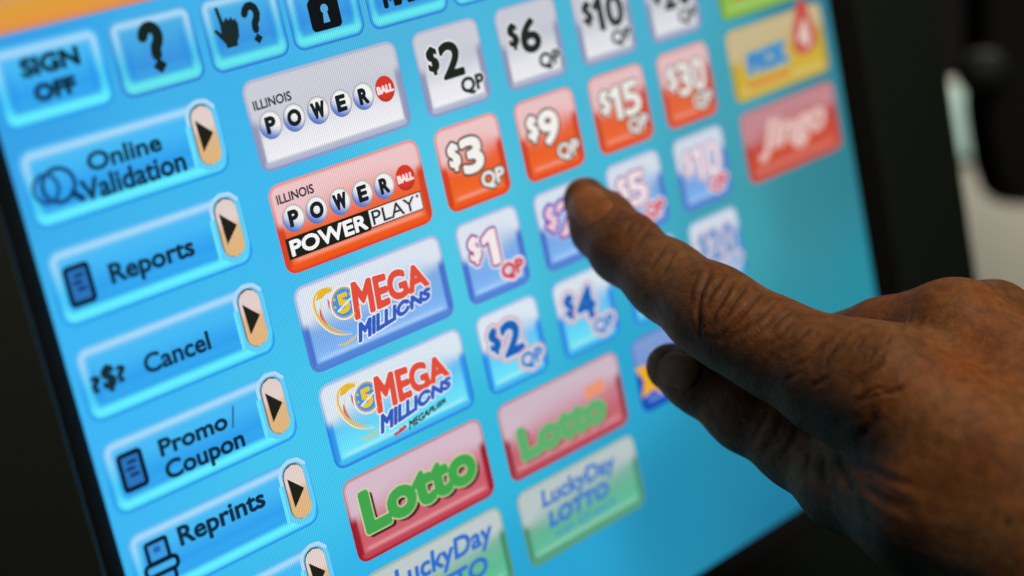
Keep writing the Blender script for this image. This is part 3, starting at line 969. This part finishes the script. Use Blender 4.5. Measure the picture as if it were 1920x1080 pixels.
CREASES = [
    ([[-4.0, -7.9, 62.6], [-6.9, -9.2, 63.6], [-9.2, -10.7, 63.9], [-10.9, -12.5, 64.3], [-12.2, -14.4, 64.6]], 0.25, 0.5),
    ([[-3.0, -8.6, 65.5], [-5.9, -9.8, 66.4], [-8.1, -11.1, 66.6], [-9.9, -12.7, 66.7], [-11.3, -14.6, 67.0], [-12.5, -16.5, 67.1], [-13.3, -18.6, 67.3], [-13.9, -20.7, 67.3]], 0.6, 0.6),
    ([[-2.0, -10.3, 69.0], [-5.2, -11.3, 69.4], [-7.8, -12.4, 69.2], [-9.8, -14.0, 69.0], [-11.5, -15.8, 68.6]], 0.45, 0.55),
    ([[-0.8, -11.3, 70.8], [-3.8, -12.2, 71.9], [-6.1, -13.3, 72.4], [-8.1, -14.6, 72.4], [-9.7, -15.8, 72.2], [-11.1, -17.3, 71.7], [-12.2, -19.0, 71.6], [-13.1, -20.8, 71.3]], 0.6, 0.6),
    ([[1.5, -13.1, 73.4], [-2.0, -13.5, 74.6], [-4.6, -14.4, 75.0], [-6.7, -15.4, 75.1], [-8.5, -16.5, 74.9], [-10.0, -17.7, 74.5], [-11.3, -19.1, 73.8], [-12.4, -20.5, 73.0]], 0.6, 0.6),
    ([[1.1, -15.6, 78.0], [-2.4, -16.0, 78.7], [-5.0, -16.8, 78.6], [-7.2, -17.9, 78.2], [-9.0, -19.1, 77.6], [-10.5, -20.4, 76.8]], 0.4, 0.5),
    ([[0.4, -17.7, 82.9], [-2.7, -18.3, 83.0], [-5.2, -19.2, 82.6], [-7.2, -20.3, 82.0], [-9.0, -21.6, 81.2]], 0.35, 0.5),
    ([[0.8, -19.8, 87.4], [-1.7, -20.2, 87.3], [-3.8, -20.7, 86.8], [-5.7, -21.7, 86.4], [-7.3, -22.7, 85.8]], 0.3, 0.5),
    ([[3.8, 5.3, 29.2], [0.1, 4.3, 29.7], [-2.5, 2.8, 29.5]], 0.5, 0.8),
    ([[3.2, 3.2, 34.2], [0.1, 2.1, 34.9], [-2.2, 0.7, 34.9]], 0.3, 0.6),
    ([[6.6, 0.4, 37.6], [1.6, -0.2, 39.6], [-2.0, -1.4, 40.3], [-4.8, -3.0, 40.6]], 0.35, 0.6),
    ([[0.4, -2.6, 47.9], [-2.7, -3.5, 48.9], [-5.1, -4.6, 49.1], [-6.9, -6.0, 49.0], [-8.5, -7.5, 48.6]], 0.35, 0.6),
    ([[4.6, 1.9, 36.2], [1.3, 1.0, 37.2], [-1.2, -0.0, 37.5]], 0.2, 0.5),
    ([[0.4, -3.9, 51.1], [-2.6, -4.9, 52.3], [-5.0, -6.2, 52.8], [-6.9, -7.6, 52.9], [-8.5, -9.1, 52.6]], 0.2, 0.5),
    ([[-12.6, -17.3, 68.1], [-13.5, -19.3, 67.8], [-14.0, -21.5, 67.6], [-14.2, -23.7, 68.2]], 0.4, 0.5),
    ([[-11.3, -17.1, 71.2], [-12.5, -18.8, 70.7], [-13.4, -20.6, 70.0]], 0.3, 0.5),
    ([[-4.7, -16.9, 78.9], [-6.8, -17.8, 78.6], [-8.5, -18.8, 78.0], [-10.0, -20.0, 77.1], [-11.3, -21.1, 76.1], [-12.4, -22.4, 74.8], [-13.2, -24.1, 73.7]], 0.4, 0.5),
    ([[-5.0, -18.6, 81.7], [-7.1, -19.7, 81.3], [-8.8, -20.9, 80.5], [-10.3, -22.2, 79.4], [-11.5, -23.5, 78.0]], 0.35, 0.45),
    ([[-4.4, -20.3, 85.3], [-6.3, -21.2, 84.8], [-7.9, -22.2, 84.0], [-9.3, -23.3, 83.1], [-10.5, -24.5, 81.9]], 0.3, 0.45),
    ([[-3.4, -22.0, 89.5], [-5.5, -23.0, 89.1], [-7.2, -24.1, 88.4], [-8.7, -25.2, 87.3], [-10.0, -26.4, 86.0]], 0.35, 0.5),
    ([[-2.2, -23.2, 95.1], [-4.5, -24.2, 94.4], [-6.4, -25.2, 93.5], [-8.0, -26.5, 92.3], [-9.3, -27.8, 91.0]], 0.35, 0.5),
    ([[-3.2, -25.3, 101.5], [-4.8, -26.0, 100.5], [-6.3, -26.8, 99.4], [-7.7, -27.8, 98.4], [-8.9, -28.9, 97.4], [-10.0, -30.0, 96.0], [-10.8, -31.1, 94.3]], 0.35, 0.5),
    ([[-0.2, -24.6, 104.0], [-2.6, -25.5, 104.0], [-4.6, -26.6, 103.7], [-6.4, -27.9, 103.3], [-7.9, -29.3, 102.9], [-9.3, -30.9, 102.6]], 0.45, 0.5),
    ([[-3.4, -30.4, 116.8], [-4.9, -31.1, 116.1], [-6.3, -31.9, 115.2], [-7.6, -32.8, 114.2], [-8.8, -33.9, 113.2], [-9.7, -35.0, 112.1]], 0.45, 0.5),
    ([[-7.0, -35.5, 118.9], [-8.1, -35.6, 117.1], [-9.2, -36.2, 115.4], [-10.3, -37.5, 114.1], [-11.2, -39.1, 112.8]], 0.5, 0.5),
    ([[-10.5, -31.3, 96.9], [-11.5, -32.8, 94.5], [-11.9, -34.5, 91.6]], 0.25, 0.5),
    ([[-9.9, -32.5, 104.5], [-10.9, -33.9, 102.3], [-11.7, -35.4, 99.8]], 0.25, 0.5),
    ([[-0.4, -25.8, 109.6], [-2.3, -26.6, 109.6], [-3.9, -27.5, 109.3]], 0.3, 0.45),
    ([[-2.1, -27.8, 113.8], [-4.3, -29.2, 113.9], [-6.1, -30.7, 113.6]], 0.35, 0.45),
    ([[-0.9, -28.4, 116.1], [-2.8, -29.3, 115.8], [-4.6, -30.4, 115.3], [-6.2, -31.4, 114.7], [-7.6, -32.4, 113.7], [-8.8, -33.5, 112.5]], 0.45, 0.5),
    ([[-3.9, -35.4, 123.1], [-5.6, -36.1, 121.9], [-7.0, -36.7, 120.4], [-8.0, -36.7, 118.5], [-9.1, -37.2, 116.8], [-10.2, -38.2, 115.1]], 0.45, 0.5),
    ([[6.1, -32.8, 124.8], [5.2, -31.6, 123.0], [4.4, -30.3, 121.1]], 0.2, 0.6),
    ([[1.0, -24.4, 104.7], [-1.6, -25.3, 105.3], [-3.7, -26.3, 105.2], [-5.3, -27.3, 104.5], [-6.8, -28.3, 103.6]], 0.3, 0.45),
    ([[5.0, -25.9, 114.2], [2.7, -26.5, 114.8], [0.7, -27.2, 115.2]], 0.2, 0.4),
    ([[25.2, -28.1, 106.6], [23.9, -29.5, 105.9], [11.5, -26.5, 113.5], [6.8, -26.4, 115.3]], 0.2, 0.5),
    ([[24.5, -28.3, 110.5], [23.6, -29.2, 110.1], [22.3, -29.9, 110.0]], 0.2, 0.4),
    ([[-10.4, -41.2, 117.6], [-11.3, -43.4, 116.5], [-11.8, -45.6, 114.9], [-11.9, -47.8, 112.6]], 0.5, 1),
    ([[-8.6, -53.8, 101.9], [-9.6, -55.1, 103.3], [-10.9, -56.3, 105.0], [-12.3, -57.3, 106.8], [-13.8, -58.5, 108.4], [-15.1, -59.7, 109.8], [-16.3, -61.0, 111.1]], 0.6, 1.2),
    ([[-8.3, -55.4, 97.4], [-10.0, -57.3, 98.1], [-11.5, -59.2, 98.9], [-12.7, -61.2, 99.6]], 0.3, 1),
    ([[-17.6, -60.9, 114.2], [-19.0, -62.6, 115.8], [-20.1, -64.5, 117.1], [-20.8, -66.5, 118.1]], 0.3, 1),
    ([[-1.9, -50.0, 79.6], [-3.8, -51.5, 79.7], [-5.3, -53.0, 79.6], [-6.4, -54.7, 78.7], [-7.1, -56.5, 77.3], [-7.4, -58.5, 75.5]], 0.25, 0.9),
    ([[-2.1, -51.4, 84.3], [-4.2, -53.1, 84.9], [-5.9, -54.8, 85.0], [-7.1, -56.5, 84.0], [-8.0, -58.4, 82.6]], 0.25, 0.9),
    ([[-7.3, -55.5, 92.0], [-9.4, -57.5, 92.7], [-11.1, -59.8, 92.9]], 0.25, 0.9),
    ([[-1.6, -48.6, 74.8], [-3.7, -50.2, 74.8], [-5.2, -52.1, 74.3], [-6.2, -54.0, 73.0], [-6.7, -56.3, 71.0]], 0.22, 0.8),
    ([[-10.2, -44.8, 89.6], [-2.6, -51.0, 81.6], [-4.5, -52.6, 81.8], [-6.0, -54.2, 81.1], [-7.0, -56.1, 80.0]], 0.2, 0.8),
    ([[-10.5, -54.9, 105.9], [-11.8, -54.8, 109.0], [-13.0, -54.7, 112.1], [-14.1, -54.6, 115.0], [-15.0, -54.7, 117.7], [-15.8, -54.8, 120.3], [-16.4, -55.1, 122.7], [-16.7, -55.3, 124.9], [-16.7, -55.6, 127.0], [-16.5, -55.9, 128.9], [-16.3, -56.3, 130.7]], 0.4, 1),
    ([[-15.7, -58.0, 113.4], [-17.0, -58.1, 116.5], [-18.0, -58.3, 119.4], [-18.8, -58.7, 122.1], [-19.2, -59.1, 124.5], [-19.3, -59.5, 126.7], [-19.2, -60.1, 128.8], [-19.0, -60.7, 130.8]], 0.3, 1),
    ([[-13.7, -56.3, 111.2], [-14.9, -56.3, 114.2], [-16.0, -56.4, 117.0], [-16.9, -56.6, 119.6], [-17.6, -56.9, 122.1], [-18.1, -57.3, 124.3], [-18.3, -57.9, 126.4], [-18.4, -58.5, 128.3]], 0.25, 0.8),
    ([[-17.4, -58.8, 116.6], [-18.5, -59.1, 119.4], [-19.3, -59.6, 122.0], [-19.8, -60.2, 124.3], [-20.0, -60.9, 126.4], [-19.9, -61.5, 128.4], [-19.8, -62.2, 130.4], [-19.7, -62.9, 132.3]], 0.2, 0.8),
]
MOLE = [-14.9, -62.3, 153.4]
NAIL_INDEX = ([1.02, 5.26, 25.68], [8.6, 11.2, 9.0], [3.71, 8.69, 16.84], [1.37, 5.82, 11.27], [8.97, 10.06, 16.88])
NAIL_THUMB = ([-2.7, -40.01, 54.55], [-3.65, -36.76, 40.15], [-3.91, -37.91, 48.2], [-5.73, -40.16, 47.25], [-1.65, -36.46, 48.95])

# ---------------------------------------------------------------- the hand as one smooth volume
def capsule(p, a, b, ra, rb):
    ab = b - a
    h = np.clip((p - a) @ ab / (ab @ ab), 0, 1)
    return np.linalg.norm(p - a - h[:, None] * ab, axis=1) - (ra + (rb - ra) * h)


def smin(a, b, k):
    h = np.maximum(k - np.abs(a - b), 0) / k
    return np.minimum(a, b) - h * h * k * 0.25


def chain(p, pts, k=2.0):
    d = None
    for (a, ra), (b, rb) in zip(pts, pts[1:]):
        c = capsule(p, np.array(a, float), np.array(b, float), ra, rb)
        d = c if d is None else smin(d, c, k)
    return d


def hand_field(p):
    """Signed distance (mm) to the skin; p in the terminal's frame, millimetres."""
    palm = None
    for name, pts in HAND.items():
        if name.startswith('palm'):
            c = chain(p, pts)
            palm = c if palm is None else smin(palm, c, 11.0)
    thumb = chain(p, HAND['thumb'], 4.0)
    index = chain(p, HAND['index'], 5.0)
    rest = None
    for n in ('middle', 'ring', 'little'):
        c = chain(p, HAND[n], 3.0)
        rest = c if rest is None else smin(rest, c, 1.5)
    a = smin(palm, thumb, 8.0)
    b = smin(smin(palm, rest, 5.0), index, 6.0)
    return smin(a, b, 1.0)


def hand_grad(p, e=0.25):
    g = np.zeros_like(p)
    for i in range(3):
        d = np.zeros(3)
        d[i] = e
        g[:, i] = hand_field(p + d) - hand_field(p - d)
    return g / np.maximum(np.linalg.norm(g, axis=1), 1e-9)[:, None]


def trace(o, d, n=60):
    """Walk from o along d until the skin."""
    t = np.zeros(len(o))
    for _ in range(n):
        t += 0.8 * hand_field(o + d * t[:, None])
    return o + d * t[:, None]


def surface_nets(field, lo, hi, h, B=12):
    """Mesh a distance field: only the blocks that the surface crosses are sampled."""
    n = np.ceil((hi - lo) / (h * B)).astype(int)
    bi = np.stack(np.meshgrid(*[np.arange(k) for k in n], indexing='ij'), -1).reshape(-1, 3)
    ctr = lo + (bi + 0.5) * B * h
    d = field(ctr)
    bi = bi[np.abs(d) < B * h * 0.9 + 1.5]
    dim = n * B + 2
    s = np.arange(B + 1)
    loc = np.stack(np.meshgrid(s, s, s, indexing='ij'), -1).reshape(-1, 3)
    cid, cpos = [], []
    edges = {0: [], 1: [], 2: []}

    def gid(ix):
        return (ix[..., 0] * dim[1] + ix[..., 1]) * dim[2] + ix[..., 2]
    for k in range(0, len(bi), 64):
        bb = bi[k:k + 64]
        ix = bb[:, None, :] * B + loc[None]
        f = field((lo + ix.reshape(-1, 3) * h)).reshape(len(bb), B + 1, B + 1, B + 1)
        ing = f < 0
        c8 = [f[:, a:B + a, b:B + b, c:B + c] for a in (0, 1) for b in (0, 1) for c in (0, 1)]
        i8 = sum((q < 0).astype(int) for q in c8)
        act = np.argwhere((i8 > 0) & (i8 < 8))
        if len(act):
            base = bb[act[:, 0]] * B + act[:, 1:]
            vals = np.stack([q[tuple(act.T)] for q in c8], 1)
            corner = np.array([(a, b, c) for a in (0, 1) for b in (0, 1) for c in (0, 1)], float)
            acc = np.zeros((len(act), 3))
            num = np.zeros(len(act))
            for a in range(8):
                for b in range(a + 1, 8):
                    if np.abs(corner[a] - corner[b]).sum() != 1:
                        continue
                    va, vb = vals[:, a], vals[:, b]
                    m = (va < 0) != (vb < 0)
                    t = np.where(m, va / np.where(m, va - vb, 1), 0)
                    acc += m[:, None] * (corner[a] + t[:, None] * (corner[b] - corner[a]))
                    num += m
            cid.append(gid(base))
            cpos.append(lo + (base + acc / num[:, None]) * h)
        for ax in range(3):
            a = ing[:, :B, :B, :B]
            sl = [slice(0, B)] * 3
            sl[ax] = slice(1, B + 1)
            b = ing[(slice(None), *sl)]
            e = np.argwhere(a != b)
            if len(e):
                edges[ax].append(np.concatenate([bb[e[:, 0]] * B + e[:, 1:], a[tuple(e.T)][:, None]], 1))
    cid = np.concatenate(cid)
    cpos = np.concatenate(cpos)
    o = np.argsort(cid)
    cid, cpos = cid[o], cpos[o]
    quads = []
    for ax in range(3):
        e = np.concatenate(edges[ax])
        u, w = (ax + 1) % 3, (ax + 2) % 3
        du, dw = np.eye(3, dtype=int)[u], np.eye(3, dtype=int)[w]
        b = e[:, :3]
        q = np.stack([gid(b - du - dw), gid(b - dw), gid(b), gid(b - du)], 1)
        pos_ = np.searchsorted(cid, q)
        pos_ = np.clip(pos_, 0, len(cid) - 1)
        ok = (cid[pos_] == q).all(1) & (b[:, u] > 0) & (b[:, w] > 0)
        pos_ = pos_[ok]
        ins = e[ok, 3].astype(bool)
        quads.append(np.where(ins[:, None], pos_, pos_[:, ::-1]))
    return cpos, np.concatenate(quads)


LO = np.array([-45., -170., -3.])
HI = np.array([110., 25., 262.])
V, Q = surface_nets(hand_field, LO, HI, 0.4)
for _ in range(2):
    g = hand_grad(V)
    V = V - g * hand_field(V)[:, None]
N = hand_grad(V)

# skin folds: each fold is a curve on the skin, pressed in with a soft swell on both sides
disp = np.zeros(len(V))
crease = np.zeros(len(V))
for k, (pts, dep, wid) in enumerate(CREASES):
    P = np.array(pts)
    # small natural waver, finer than the traced points
    bl, bh = P.min(0) - 6, P.max(0) + 6
    m = np.where(((V > bl) & (V < bh)).all(1))[0]
    if not len(m):
        continue
    q = V[m]
    wob = 0.22 * np.sin(q @ np.array([.55, .4, .35]) + k) + 0.12 * np.sin(q @ np.array([-1.1, .8, .9]) + 2 * k)
    best = np.full(len(m), 1e9)
    along = np.zeros(len(m))
    tot = len(P) - 1
    for i in range(tot):
        ab = P[i + 1] - P[i]
        t = np.clip((q - P[i]) @ ab / max(ab @ ab, 1e-9), 0, 1)
        dd = np.linalg.norm(q - P[i] - t[:, None] * ab, axis=1)
        w = dd < best
        best[w] = dd[w]
        along[w] = (i + t[w]) / tot
    fade = np.clip(np.minimum(along, 1 - along) * 4 + 0.25, 0, 1)
    dd = np.maximum(best + wob * 0.6, 0)
    wid = wid * 1.25
    cut = np.exp(-(dd / wid) ** 2)
    disp[m] += fade * 0.9 * dep * (-1.0 * cut + 0.40 * np.exp(-((dd - 2.2 * wid) / (1.3 * wid)) ** 2))
    crease[m] = np.maximum(crease[m], fade * cut)


def lump(p, freq, seed):
    r = np.random.default_rng(seed)
    out = np.zeros(len(p))
    for _ in range(7):
        k = r.normal(size=3)
        k = k / np.linalg.norm(k) * freq * r.uniform(.7, 1.4)
        out += np.sin(p @ k + r.uniform(0, 6.28))
    return out / 7


disp += 0.5 * lump(V, 0.16, 3) + 0.22 * lump(V, 0.5, 4) + 0.05 * lump(V, 1.7, 5)
# keep the pad of the fingertip clear of the glass
V = V + N * disp[:, None]
V[:, 2] = np.maximum(V[:, 2], 0.45)

me = bpy.data.meshes.new('person')
me.from_pydata((V / 1000).tolist(), [], Q.tolist())
me.polygons.foreach_set('use_smooth', [True] * len(me.polygons))
at = me.attributes.new('fold', 'FLOAT', 'POINT')
at.data.foreach_set('value', crease.astype(np.float32))


def skin_material():
    m, nt, out = new_mat('skin')
    N_ = nt.nodes.new
    L_ = nt.links.new
    tc = N_('ShaderNodeTexCoord')
    co = tc.outputs['Object']
    p = N_('ShaderNodeBsdfPrincipled')

    def noise(scale, detail=4, rough=.55):
        n = N_('ShaderNodeTexNoise')
        n.inputs['Scale'].default_value = scale
        n.inputs['Detail'].default_value = detail
        n.inputs['Roughness'].default_value = rough
        L_(co, n.inputs['Vector'])
        return n.outputs[0]

    def ramp(v, table):
        r = N_('ShaderNodeValToRGB')
        while len(r.color_ramp.elements) < len(table):
            r.color_ramp.elements.new(0.5)
        for e, (k, c) in zip(r.color_ramp.elements, table):
            e.position = k
            e.color = (*c, 1)
        L_(v, r.inputs[0])
        return r.outputs[0]

    def mix(a, b, f, mode='MIX'):
        n = N_('ShaderNodeMix')
        n.data_type = 'RGBA'
        n.blend_type = mode
        for s, v in ((n.inputs[6], a), (n.inputs[7], b), (n.inputs[0], f)):
            if isinstance(v, (int, float)):
                s.default_value = v
            elif isinstance(v, tuple):
                s.default_value = (*v, 1)
            else:
                L_(v, s)
        return n.outputs[2]
    base = ramp(noise(45, 5), [(.3, (.078, .025, .006)), (.5, (.118, .044, .0125)), (.7, (.165, .076, .026))])
    red = ramp(noise(26, 3), [(.45, (0, 0, 0)), (.68, (1, 1, 1))])
    base = mix(base, (.19, .044, .007), math_node(nt, 'MULTIPLY', red, .5))
    sp = ramp(noise(330, 3), [(.35, (.72, .70, .68)), (.65, (1.16, 1.14, 1.12))])
    base = mix(base, sp, 1.0, 'MULTIPLY')
    fa = N_('ShaderNodeAttribute')
    fa.attribute_name = 'fold'
    base = mix(base, (.04, .014, .006), math_node(nt, 'MULTIPLY', fa.outputs['Fac'], .55))
    # a small mole on the back of the thumb side
    vm = N_('ShaderNodeVectorMath')
    vm.operation = 'DISTANCE'
    L_(co, vm.inputs[0])
    vm.inputs[1].default_value = [k / 1000 for k in MOLE]
    mm = N_('ShaderNodeMapRange')
    mm.inputs['From Min'].default_value = .0006
    mm.inputs['From Max'].default_value = .0014
    mm.inputs['To Min'].default_value = .85
    mm.inputs['To Max'].default_value = 0
    L_(vm.outputs['Value'], mm.inputs['Value'])
    base = mix(base, (.02, .012, .01), mm.outputs[0])
    L_(base, p.inputs['Base Color'])
    p.inputs['Roughness'].default_value = .52
    rr = N_('ShaderNodeMapRange')
    rr.inputs['To Min'].default_value = .5
    rr.inputs['To Max'].default_value = .75
    L_(noise(500, 2), rr.inputs['Value'])
    L_(rr.outputs[0], p.inputs['Roughness'])
    p.inputs['Specular IOR Level'].default_value = .2
    p.inputs['Subsurface Weight'].default_value = .12
    p.inputs['Subsurface Radius'].default_value = (1.0, .35, .15)
    p.inputs['Subsurface Scale'].default_value = .0015
    # skin grain: small cells and fine stretched lines
    vo = N_('ShaderNodeTexVoronoi')
    vo.voronoi_dimensions = '3D'
    vo.feature = 'DISTANCE_TO_EDGE'
    mp = N_('ShaderNodeMapping')
    mp.inputs['Scale'].default_value = (640, 430, 380)
    mp.inputs['Rotation'].default_value = (.5, .3, .8)
    wv = N_('ShaderNodeTexNoise')
    wv.inputs['Scale'].default_value = 220
    L_(co, wv.inputs['Vector'])
    va = N_('ShaderNodeVectorMath')
    va.operation = 'MULTIPLY_ADD'
    L_(wv.outputs['Color'], va.inputs[0])
    va.inputs[1].default_value = (.003, .003, .003)
    L_(co, va.inputs[2])
    L_(va.outputs[0], mp.inputs['Vector'])
    L_(mp.outputs[0], vo.inputs['Vector'])
    vo.inputs['Scale'].default_value = 1.0
    cell = N_('ShaderNodeMapRange')
    cell.inputs['From Max'].default_value = .12
    L_(vo.outputs['Distance'], cell.inputs['Value'])
    b1 = N_('ShaderNodeBump')
    b1.inputs['Strength'].default_value = .22
    b1.inputs['Distance'].default_value = .00028
    L_(cell.outputs[0], b1.inputs['Height'])
    b2 = N_('ShaderNodeBump')
    b2.inputs['Strength'].default_value = .5
    b2.inputs['Distance'].default_value = .0004
    L_(noise(420, 4, .6), b2.inputs['Height'])
    L_(b1.outputs[0], b2.inputs['Normal'])
    L_(b2.outputs[0], p.inputs['Normal'])
    L_(p.outputs[0], out.inputs[0])
    return m


def nail_material(name, base):
    m, nt, out = new_mat(name)
    p = nt.nodes.new('ShaderNodeBsdfPrincipled')
    tc = nt.nodes.new('ShaderNodeTexCoord')
    nz = nt.nodes.new('ShaderNodeTexNoise')
    nz.inputs['Scale'].default_value = 260
    nt.links.new(tc.outputs['Object'], nz.inputs['Vector'])
    r = nt.nodes.new('ShaderNodeValToRGB')
    r.color_ramp.elements[0].position = .35
    r.color_ramp.elements[0].color = (*[k * .8 for k in base], 1)
    r.color_ramp.elements[1].position = .7
    r.color_ramp.elements[1].color = (*[k * 1.2 for k in base], 1)
    nt.links.new(nz.outputs[0], r.inputs[0])
    nt.links.new(r.outputs[0], p.inputs['Base Color'])
    p.inputs['Roughness'].default_value = .45
    p.inputs['Specular IOR Level'].default_value = .14
    bp = nt.nodes.new('ShaderNodeBump')
    bp.inputs['Strength'].default_value = .15
    bp.inputs['Distance'].default_value = .0003
    nt.links.new(nz.outputs[0], bp.inputs['Height'])
    nt.links.new(bp.outputs[0], p.inputs['Normal'])
    nt.links.new(p.outputs[0], out.inputs[0])
    return m


person = link_mesh('person', me, None, skin_material())
person.matrix_world = TERM
tag(person, 'dark brown right hand reaching in, index finger pressing the screen, thumb tucked below', 'person')


def nail(P, T, Cc, Lp, Rp, hw, mat, nu=26, nv=18):
    P, T, Cc, Lp, Rp = [np.array(k) for k in (P, T, Cc, Lp, Rp)]
    ax = T - P
    ln = np.linalg.norm(ax)
    ax = ax / ln
    nr = hand_grad(Cc[None])[0]
    nr = nr - (nr @ ax) * ax
    nr /= np.linalg.norm(nr)
    sd = np.cross(nr, ax)
    mid = (Lp + Rp) / 2
    cen = mid - ax * ((mid - Cc) @ ax)
    mid_line = P + ax * ((cen - P) @ ax)
    shift = (cen - mid_line) @ sd
    s = np.linspace(0, 1, nu)
    w = np.linspace(-1, 1, nv)
    pts, off = [], []
    for a in s:
        wid = hw * min(1.0, math.sqrt(max(1 - ((0.28 - a) / 0.28) ** 2, 0.0)) if a < .28 else 1.0) * (1 if a < .72 else math.sqrt(max(1 - ((a - .72) / .30) ** 2, .02)))
        for b in w:
            pts.append(P + ax * ln * a + sd * (shift + b * wid))
            off.append(.42 - .62 * abs(b) ** 4 - .5 * max(0, 1 - a / .10))
    pts, off = np.array(pts), np.array(off)
    top = trace(pts + nr * 14, np.repeat(-nr[None], len(pts), 0))
    g = hand_grad(top)
    top = top + g * off[:, None]
    bot = top - g * .9
    v = np.concatenate([top, bot])
    v[:, 2] = np.maximum(v[:, 2], .5)
    n = len(top)
    f = []
    for i in range(nu - 1):
        for j in range(nv - 1):
            k = i * nv + j
            f.append((k, k + 1, k + nv + 1, k + nv))
            f.append((n + k, n + k + nv, n + k + nv + 1, n + k + 1))
    rim = [j for j in range(nv)] + [i * nv + nv - 1 for i in range(1, nu)] + [(nu - 1) * nv + j for j in range(nv - 2, -1, -1)] + [i * nv for i in range(nu - 2, 0, -1)]
    for a, b in zip(rim, rim[1:] + rim[:1]):
        f.append((a, a + n, b + n, b))
    m_ = bpy.data.meshes.new('fingernail')
    m_.from_pydata((v / 1000).tolist(), [], f)
    bm_ = bmesh.new()
    bm_.from_mesh(m_)
    bmesh.ops.recalc_face_normals(bm_, faces=bm_.faces)
    bm_.to_mesh(m_)
    bm_.free()
    m_.polygons.foreach_set('use_smooth', [True] * len(m_.polygons))
    return link_mesh('fingernail', m_, person, mat)


M_NAIL = nail_material('nail', (.20, .068, .016))
nail(*NAIL_INDEX, 6.3, M_NAIL)
nail(*NAIL_THUMB, 5.2, nail_material('thumb_nail_shaded', (.13, .052, .018)))  # nail colour darkened: the thumb's shade is put into it
